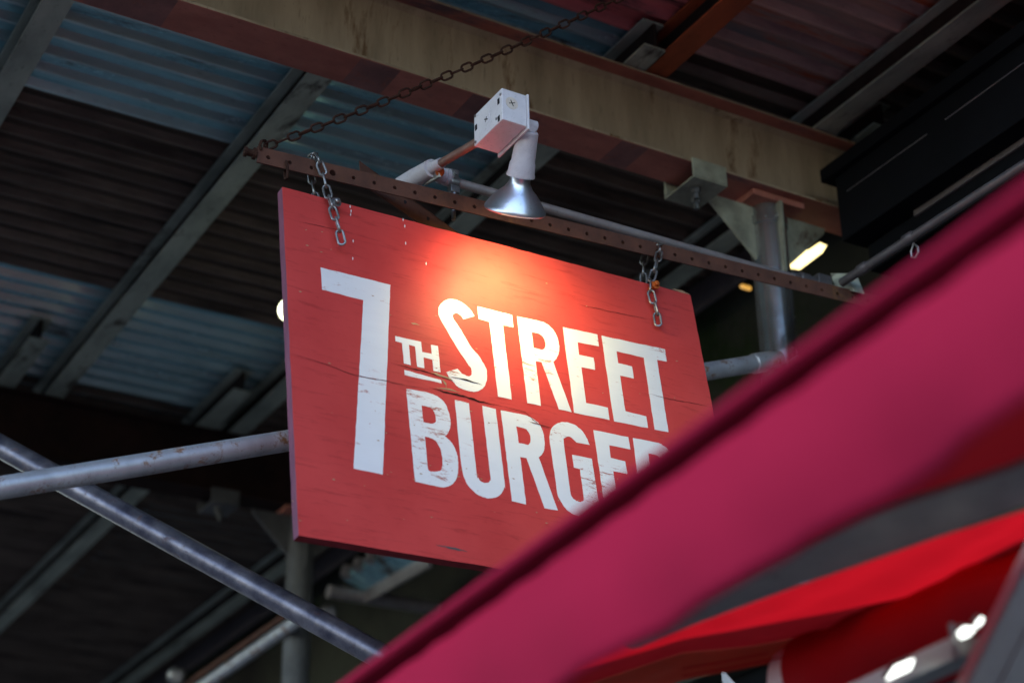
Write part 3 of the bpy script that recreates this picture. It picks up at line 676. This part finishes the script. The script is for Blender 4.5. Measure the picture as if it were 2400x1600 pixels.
# holder and bulb: axis
dC = hy(1206, 497, 2.452); rim_c = dC
ax = (.961*(-.168*RT-.985*UP)+.235*FW).normalized()      # points out of the bulb, towards the sign
Lx = .150
topc = rim_c-ax*Lx
px_m = ((rim_c-EYE).dot(FW))/FPX      # metres per native pixel
Rr = 73*px_m
mb = MB().lathe(topc, ax, [(0, .0165), (.003, .0195), (.056, .0218), (.060, .0236), (.076, .0246), (.080, .0262), (.084, .0262), (.0845, .021)], 40)
hold = mb.build('lamp_holder', 'lamp_holder', lamp)
MB().lathe(rim_c-ax*.070, ax, [(0, .0195), (.012, .0190), (.018, .0215), (.026, .0265), (.034, Rr*.62), (.050, Rr*.86), (.060, Rr*.96), (.0635, Rr*1.0), (.067, Rr*1.005), (.070, Rr*.97)], 56, caps=False).build('bulb_reflector', 'reflector', lamp)
MB().lathe(rim_c-ax*.073, ax, [(0, .0175), (.006, .0185)], 30).build('bulb_neck', 'steel', lamp)
lens = MB().lathe(rim_c-ax*.0015, ax, [(0, Rr*.96), (.001, Rr*.955)], 48).build('bulb_lens', 'bulb_warm', lamp)
# small dark scuffs on the reflector
side = ax.cross(FW).normalized()
# knuckle
kn = topc-ax*.012
mb = MB(); xk = V((x0+wx+.0045, topc.y-.002, z1-hzt*.62))
mb.lathe(V((xk.x, xk.y, xk.z)), (1, 0, 0), [(0, .0165), (.005, .0165), (.006, .012), (.016, .012)], 24); mb.build('mount_stub', 'lamp_holder', lamp)
kc = V((xk.x+.022, xk.y, xk.z))
mb = MB(); mb.lathe(kc-V((.009, 0, 0)), (1, 0, 0), [(0, .012), (.018, .012)], 28); 
u_ = (topc+ax*.004-kc); wv = V((1, 0, 0)).cross(u_).normalized()*.0115
mb.obox(kc+u_*.5, u_*.5, wv, V((.0085, 0, 0))); mb.build('knuckle', 'lamp_holder', lamp, bevel=.001)
MB().lathe(kc+V((-.0092, 0, 0)), (-1, 0, 0), [(0, .0042), (.003, .0036)], 14).build('knuckle_screw', 'steel', lamp)
# the light itself
ld = bpy.data.lights.new('bulb_light', 'SPOT'); ld.energy = 3.7; ld.color = (1, .85, .32); ld.spot_size = rad(150); ld.spot_blend = 1.0; ld.shadow_soft_size = .045
lo = bpy.data.objects.new('bulb_light', ld); COL.objects.link(lo); lo.parent = lamp; lp_ = rim_c+ax*.012+V((.012, -.01, .0)); lo.location = lp_-V(lamp['_w'])
lo.rotation_euler = (lp_-sp(1195, 715)).to_track_quat('Z', 'Y').to_euler()

# conduit running to the building, with clamp
CY = 2.652; c0 = hy(1040, 420, CY); c1 = hy(1868, 652, CY)
cond = thing('conduit_pipe', c0, 'thin grey conduit running from the lamp fitting behind the bar to the round post', 'conduit')
MB().tube(c0-V((.012, 0, 0)), V((c1.x+.5, c1.y, c1.z)), .0095, 24).build('tube', 'conduit', cond)
MB().lathe(c0-V((.012, 0, 0)), (1, 0, 0), [(0, .0115), (.022, .0115), (.022, .0125), (.028, .0125)], 20).build('coupling', 'conduit', cond)
cc = hy(1063, 428, CY)
mb = MB().lathe(cc-V((.009, 0, 0)), (1, 0, 0), [(0, .0125), (.018, .0125)], 20)
mb.box((cc.x-.009, cc.y-.006, cc.z+.008), (cc.x+.009, cc.y+.004, cc.z+.027)); mb.box((cc.x-.010, cc.y-.008, cc.z-.026), (cc.x+.010, cc.y+.008, cc.z-.010))
mb.build('clamp', 'steel', cond, bevel=.0015)
MB().lathe((cc.x+.002, cc.y-.006, cc.z+.019), (0, -1, 0), [(0, .0055), (.004, .005)], 12).build('clamp_screw', 'steel', cond)
MB().lathe((cc.x, cc.y, cc.z-.026), (0, 0, -1), [(0, .0085), (.006, .0085), (.006, .0045), (.058, .0045)], 12).build('clamp_bolt', 'steel', cond)
# fitting cluster and conduit along the building side
f0 = V((2.335, CY, c1.z))
jb = thing('conduit_elbow', f0, 'dark conduit fittings where two conduits meet beside the round post', 'conduit fitting')
mb = MB(); mb.lathe(f0-V((.05, 0, 0)), (1, 0, 0), [(0, .012), (.02, .012), (.02, .016), (.045, .016), (.045, .013), (.07, .013)], 16); mb.obox(f0+V((.03, 0, .0)), (.018, 0, 0), (0, .018, 0), (0, 0, .018)); mb.build('fitting', 'dark_conduit', jb, bevel=.002)
p = hx(1978, 662, 2.40)
MB().prism([hx(1945, 640, 2.40), hx(1985, 640, 2.40), hx(2003, 683, 2.40), hx(1958, 676, 2.40)], (.03, 0, 0)).build('bracket', 'joist', jb, smooth=False, bevel=.002)
ya = hx(1978, 655, 2.38); yb = hx(2400, 392, 2.38)
cy2 = thing('conduit_pipe', ya, 'grey conduit along the building side below the black fascia', 'conduit')
MB().tube((2.38, 2.60, 3.462), (2.38, .8, 3.452), .0098, 20).build('tube', 'dark_conduit', cy2)
for yy in (2.545, 2.40):
    MB().lathe((2.38, yy, 3.462), (0, -1, 0), [(0, .0105), (.004, .0125), (.026, .0125), (.030, .0105)], 16).build('coupling', 'dark_conduit', cy2)
q = hx(2143, 582, 2.372); qs = [q+V((0, 0, .012)), q+V((0, .010, -.002)), q+V((0, .010, -.016)), q+V((0, .0, -.022)), q+V((0, -.010, -.014)), q+V((0, -.010, -.002))]
tag(MB().path(qs, .0025, 8, closed=True).build('wire_hook', 'steel'), 'small wire hook hanging from the conduit under the fascia', 'hook')

# ------------------------------------------------------------------ black fascia over the shopfront, soffit band
fa = thing('shop_fascia', (2.55, 2.7, 3.65), 'black shop fascia box at the upper right with a thin scratch', 'fascia')
mb = MB(); mb.prism([(2.50, 2.716, 3.655), (2.90, 2.716, 3.655), (2.90, 2.716, 3.90), (2.55, 2.716, 3.845), (2.50, 2.716, 3.825)], (0, -2.6, 0)); mb.build('box', 'black', fa, smooth=False, bevel=.003)
mb = MB(); mb.box((2.482, .1, 3.822), (2.56, 2.745, 3.856)); mb.build('top_lip', 'black', fa, smooth=False, bevel=.002)
mb = MB(); g0 = hz(2148, 494, 3.60); g1 = hz(2400, 303, 3.60)
mb.box((2.56, .1, 3.585), (2.9, 2.70, 3.652)); mb.build('lower_box', 'black', fa, smooth=False, bevel=.003)
mb = MB(); a_ = hx(2146, 505, 2.557); b_ = hx(2400, 320, 2.557); mb.box((2.552, .2, a_.z-.004), (2.5585, a_.y, a_.z+.030)); mb.build('grey_strip', 'dark_grey', fa, smooth=False)
sliv = [hx(x, y, 2.4985) for x, y in ((1985, 442), (2170, 316), (2400, 150))]
MB().path([hx(1985, 448, 2.4992), hx(2172, 315, 2.4992)], .0006, 5).build('scratch', 'conduit', fa)
MB().path([hx(2215, 281, 2.4992), hx(2400, 147, 2.4992)], .0007, 5).build('scratch', 'conduit', fa)
# edge angle closing the roof beside the wall
struct(MB().box((2.80, 1.4, 3.99), (2.812, 12.6, 4.075)).build('roof_edge_angle', 'dark_grey', smooth=False))

# ------------------------------------------------------------------ lights glimpsed in the gaps
def P3(x, y, d): return hd(x, y, d)
t = thing('floodlight', P3(1890, 600, 4.45), 'small lit floodlight glimpsed between the post and the black fascia', 'lamp')
pl = [(1848,600),(1851,588),(1866,578),(1895,586),(1922,568),(1938,575),(1928,592),(1875,632),(1852,628)]
poly = [P3(x, y, 4.45) for x, y in pl]
MB().prism(poly, FW*.01).build('lit_face', 'lamp_yellow', t, smooth=False)  # glowing plate cut to the shape of the bright gap by the post
MB().prism([p+FW*.012 for p in poly], FW*.05).build('housing', 'dark_grey', t, smooth=False)
c = P3(679, 727, 4.6)
t = thing('globe_light', c, 'round lit white globe peeping out behind the left edge of the sign', 'lamp')
gp = [(.030*(1-math.cos(math.pi*i/12)), max(.0008, .030*math.sin(math.pi*i/12))) for i in range(13)]
MB().lathe(c-V((0, 0, .030)), (0, 0, 1), gp, 24).build('globe', 'bulb_white', t)
MB().lathe(c+V((0, 0, .028)), (0, 0, 1), [(0, .014), (.04, .014)], 16).build('socket', 'black', t)
MB().tube(c+V((0, 0, .06)), V((c.x, c.y, ZR)), .003, 8).build('cord', 'black', t)
c = P3(1750, 674, 4.9)
t = thing('amber_lamp', c, 'tiny amber lamp left of the round post under the bar', 'lamp')
MB().lathe(c-V((.02, 0, 0)), (1, 0, 0), [(0, .004), (.004, .0065), (.03, .0065), (.034, .004)], 16).build('lens', 'lamp_amber', t)
MB().tube(c+V((.01, 0, .016)), V((c.x+.01, c.y, JZ0)), .004, 8).build('stem', 'black', t)

# ------------------------------------------------------------------ awning
AX = .80
aw = thing('awning', (AX, 1.3, 2.1), 'large out of focus raspberry red awning in the right foreground', 'awning')
def zt(y): return 2.212-(y-.694)*.066     # top edge height along the valance
def zb(y): return 2.067-(y-.723)*.081
Y0, Y1 = .15, 2.03
n = 60
mb = MB(); vs = []; 
for i in range(n+1):
    y = Y0+(Y1-Y0)*i/n; w_ = .008*math.sin(y*9)+.005*math.sin(y*23+1)
    rows = 10
    for j in range(rows+1):
        k = j/rows; z = (zt(y)-.0305)*(1-k)+zb(y)*k
        bul = .010*math.sin(math.pi*k)
        vs.append((AX+.001-bul+w_*k+.0035*math.sin(y*44+k*2.5)*k+.0016*math.sin(y*83-k*3), y, z))
fs = [(i*11+j, i*11+j+1, (i+1)*11+j+1, (i+1)*11+j) for i in range(n) for j in range(10)]
mb.add(vs, fs); v_ = mb.build('valance', 'valance', aw); s_ = v_.modifiers.new('t', 'SOLIDIFY'); s_.thickness = .0012
# front rail: rounded lip wrapped in the same fabric, with a groove under it
mb = MB(); pts = []
prof = [(.002, 0), (-.004, -.002), (-.0075, -.006), (-.008, -.010), (-.005, -.0135), (.002, -.0145), (.034, -.0145), (.034, 0)]
a0 = V((AX, Y0, zt(Y0))); a1 = V((AX, Y1, zt(Y1)))
mb.prism([a0+V((x, 0, z)) for x, z in prof], a1-a0); mb.build('front_rail', 'valance', aw, smooth=False)
MB().prism([a0+V((x, 0, z)) for x, z in ((.028, -.015), (.034, -.015), (.034, -.034), (.028, -.034))], a1-a0).build('rail_groove', 'roll', aw, smooth=False)
# canvas: front part in darker, less translucent cloth, rear part lit through
def cloth(name, m, ys, xsec, nk=20, ny=44, wav=.003):
    """ys = (y0, y1); xsec(y) -> list of (x, z) control points, joined smoothly"""
    mb = MB(); vs = []
    for i in range(ny+1):
        y = ys[0]+(ys[1]-ys[0])*i/ny; cp = xsec(y); n_ = len(cp)-1
        for j in range(nk+1):
            k = j/nk*n_; q = min(int(k), n_-1); t_ = k-q; t_ = t_*t_*(3-2*t_)*.5+t_*.5
            x = cp[q][0]*(1-t_)+cp[q+1][0]*t_; z = cp[q][1]*(1-t_)+cp[q+1][1]*t_
            vs.append((x, y, z+wav*math.sin(x*37+y*9)+wav*.6*math.sin(y*23+x*11)))
    fs = [(i*(nk+1)+j, i*(nk+1)+j+1, (i+1)*(nk+1)+j+1, (i+1)*(nk+1)+j) for i in range(ny) for j in range(nk)]
    return mb.add(vs, fs).build(name, m, aw)
cloth('front_canvas', 'roll', (Y0, 2.0), lambda y: [(AX+.03, zt(y)-.02), (1.10, 2.283), (1.22, 2.306), (1.37-max(0, y-1.2)*.15, 2.309)], wav=.001)
def loft(name, m, c0, z0, c1, z1, nk=10, sag=.0, thick=0):
    """cloth between two curves surveyed at heights z0 and z1"""
    def rs(c, N=40):
        L = [0]
        for p, q in zip(c, c[1:]): L.append(L[-1]+math.dist(p, q))
        out = []
        for i in range(N+1):
            d = L[-1]*i/N; k = max(j for j in range(len(L)) if L[j] <= d+1e-6); k = min(k, len(c)-2); t_ = (d-L[k])/(L[k+1]-L[k])
            out.append((c[k][0]+(c[k+1][0]-c[k][0])*t_, c[k][1]+(c[k+1][1]-c[k][1])*t_))
        return out
    A_ = [hz(x, y, z0) for x, y in rs(c0)]; B_ = [hz(x, y, z1) for x, y in rs(c1)]; mb = MB(); vs = []
    for i, (p, q) in enumerate(zip(A_, B_)):
        for j in range(nk+1):
            k = j/nk; v = p.lerp(q, k); v.z += -sag*math.sin(math.pi*k)+(.0035*math.sin(i*.55+k*5)+.002*math.sin(i*1.3-k*7))*math.sin(math.pi*k); vs.append(v)
    mb.add(vs, [(i*(nk+1)+j, i*(nk+1)+j+1, (i+1)*(nk+1)+j+1, (i+1)*(nk+1)+j) for i in range(len(A_)-1) for j in range(nk)])
    return mb.build(name, m, aw)
cA = [(1230,1590),(1600,1458),(1771,1407),(2000,1328),(2200,1258),(2400,1196),(2700,1100)]
cB = [(1230,1612),(1600,1497),(1726,1475),(1950,1434),(2128,1398),(2400,1262),(2700,1130)]
cC = [(1230,1650),(1600,1528),(1750,1515),(1850,1497),(2000,1456),(2135,1400),(2400,1300),(2700,1180)]
cD = [(1230,1740),(1600,1592),(1700,1575),(1800,1555),(1870,1540),(2100,1480),(2400,1340),(2700,1220)]
loft('canvas', 'canvas', cA, 2.312, cB, 2.330)
loft('canvas_fold', 'roll', cB, 2.3301, cC, 2.352, 6)
loft('canvas_hem', 'hem', cC, 2.3521, cD, 2.318, 8, .006)
MB().path([hz(x, y-9, 2.317) for x, y in cD[1:5]], .0012, 6).build('stitch_line', 'roll', aw)
MB().path([hz(x, y-26, 2.322) for x, y in cD[1:4]], .0012, 6).build('stitch_line', 'roll', aw)
# dark grey flap under the canvas
def gx(y):
    pts = [(.2, 1.335, 1.435), (.9, 1.318, 1.41), (1.2, 1.304, 1.394), (1.36, 1.262, 1.37), (1.5, 1.262, 1.345), (1.76, 1.270, 1.308), (1.9, 1.28, 1.30)]
    for a, b in zip(pts, pts[1:]):
        if a[0] <= y <= b[0]:
            k = (y-a[0])/(b[0]-a[0]); return a[1]*(1-k)+b[1]*k, a[2]*(1-k)+b[2]*k
    return pts[-1][1:]
mb = MB(); vs = []; ny = 30
for i in range(ny+1):
    y = .2+1.68*i/ny; a_, b_ = gx(y); vs += [(a_, y, 2.300), ((a_+b_)/2, y, 2.297), (b_, y, 2.300), (b_, y, 2.308), (a_, y, 2.308)]
fs = [(i*5+j, i*5+(j+1) % 5, (i+1)*5+(j+1) % 5, (i+1)*5+j) for i in range(ny) for j in range(5)]
mb.add(vs, fs); mb.build('support_bar', 'awning_bar', aw)
# roll of fabric
mb = MB(); segs = 40; vs = []; ny = 70; RX, RZ, RR = 1.580, 2.290, .062
for i in range(ny+1):
    y = .35+(1.86-.35)*i/ny
    for j in range(segs):
        a = 2*math.pi*j/segs; rr = RR*(1+.03*math.sin(a*2+y*10)+.055*math.sin(y*36+a*1.5)+.03*math.sin(y*71-a*2))
        vs.append((RX+rr*math.cos(a), y, RZ+rr*math.sin(a)))
fs = [(i*segs+j, i*segs+(j+1) % segs, (i+1)*segs+(j+1) % segs, (i+1)*segs+j) for i in range(ny) for j in range(segs)]
mb.add(vs, fs); mb.build('fabric_roll', 'roll', aw)
MB().lathe((RX, 1.855, RZ), (0, 1, 0), [(0, .058), (.045, .056), (.055, .045), (.055, .028), (.09, .026)], 36).build('roll_end_cap', 'white_paint', aw)
# arms and rail
p = hd(1700, 1592, 2.9); q = hd(1760, 1660, 2.8)
MB().obox((p+q)/2, (q-p)*.6, V((.012, .012, 0)), V((0, 0, .012))).build('arm', 'aluminium', aw, smooth=False, bevel=.003)
p = hd(1842, 1555, 2.95); MB().tube(p+V((0, 0, .06)), p-V((0, 0, .15)), .010, 16).build('strut', 'aluminium', aw)
r0_ = hz(2032, 1612, 2.20); r1_ = hz(2246, 1516, 2.20); dr = r1_-r0_
MB().prism([r0_-dr*.6+V((0, 0, -.011)), r0_-dr*.6+V((.035, 0, -.011)), r0_-dr*.6+V((.035, 0, .016)), r0_-dr*.6+V((0, 0, .016))], dr*1.62).build('rail', 'aluminium', aw, smooth=False, bevel=.002)
g = hz(2240, 1520, 2.197)
MB().tube(g+V((-.004, -.002, -.014)), g+V((-.004, -.002, .028)), .0035, 10).build('pin', 'steel', aw)
s0 = hd(2310, 1650, 1.95); s1 = hd(2470, 1330, 1.95)
dn_ = (s1-s0).normalized(); wd = FW.cross(dn_).normalized()
MB().obox((s0+s1)/2, (s1-s0)*.7, wd*.034, FW*.02).build('folding_arm', 'aluminium', aw, smooth=False, bevel=.004)
MB().obox((s0+s1)/2+wd*.012+FW*.02, (s1-s0)*.7, wd*.040, FW*.012).build('arm_edge', 'black', aw, smooth=False, bevel=.004)
MB().obox((s0+s1)/2-FW*.022, (s1-s0)*.7, wd*.004, FW*.003).build('arm_rib', 'aluminium', aw, smooth=False)
# glowing patches added to stand for bright gaps by the awning rail
def panel(pts, d, label):
    poly = [hd(x, y, d) for x, y in pts]; c = sum(poly, V())/len(poly)
    t = thing('light_panel', c, label, 'lamp', 'small lit panels behind the awning rail')
    MB().prism(poly, FW*.008).build('lit_face', 'led', t, smooth=False); MB().prism([p+FW*.01 for p in poly], FW*.02).build('housing', 'dark_grey', t, smooth=False)
panel([(2080, 1593), (2100, 1563), (2143, 1545), (2134, 1568)], 2.07, 'lit white panel at the bottom edge below the fabric roll')
panel([(2247, 1484), (2264, 1470), (2287, 1472), (2270, 1490), (2253, 1496)], 2.02, 'lit white panel left of the folding arm')
panel([(2288, 1466), (2304, 1446), (2306, 1452), (2293, 1468)], 2.02, 'thin lit sliver between the fabric roll and the folding arm')
# bits in the lower right corner
p = [hd(x, y, 2.6) for x, y in ((2290, 1680), (2470, 1430), (2500, 1500), (2420, 1700))]
t = thing('wall_bracket', hd(2380, 1560, 2.5), 'black hooked bracket on a salmon plate in the lower right corner', 'bracket')
MB().prism(p, FW*.01).build('plate', 'flange', t, smooth=False)
q = hd(2400, 1640, 2.62); MB().tube(q, V((FX, q.y, q.z)), .012, 14).build('stay_rod', 'black', t)
MB().path([hd(x, y, 2.55) for x, y in ((2310, 1585), (2330, 1572), (2352, 1562), (2372, 1566), (2378, 1556), (2360, 1552), (2340, 1558))], .006, 10).build('hook', 'black', t)
MB().path([hd(x, y, 2.55) for x, y in ((2318, 1612), (2340, 1590), (2375, 1585), (2420, 1600))], .010, 10).build('strap', 'black', t)

for o in bpy.data.objects:
    if '_w' in o.keys(): del o['_w']
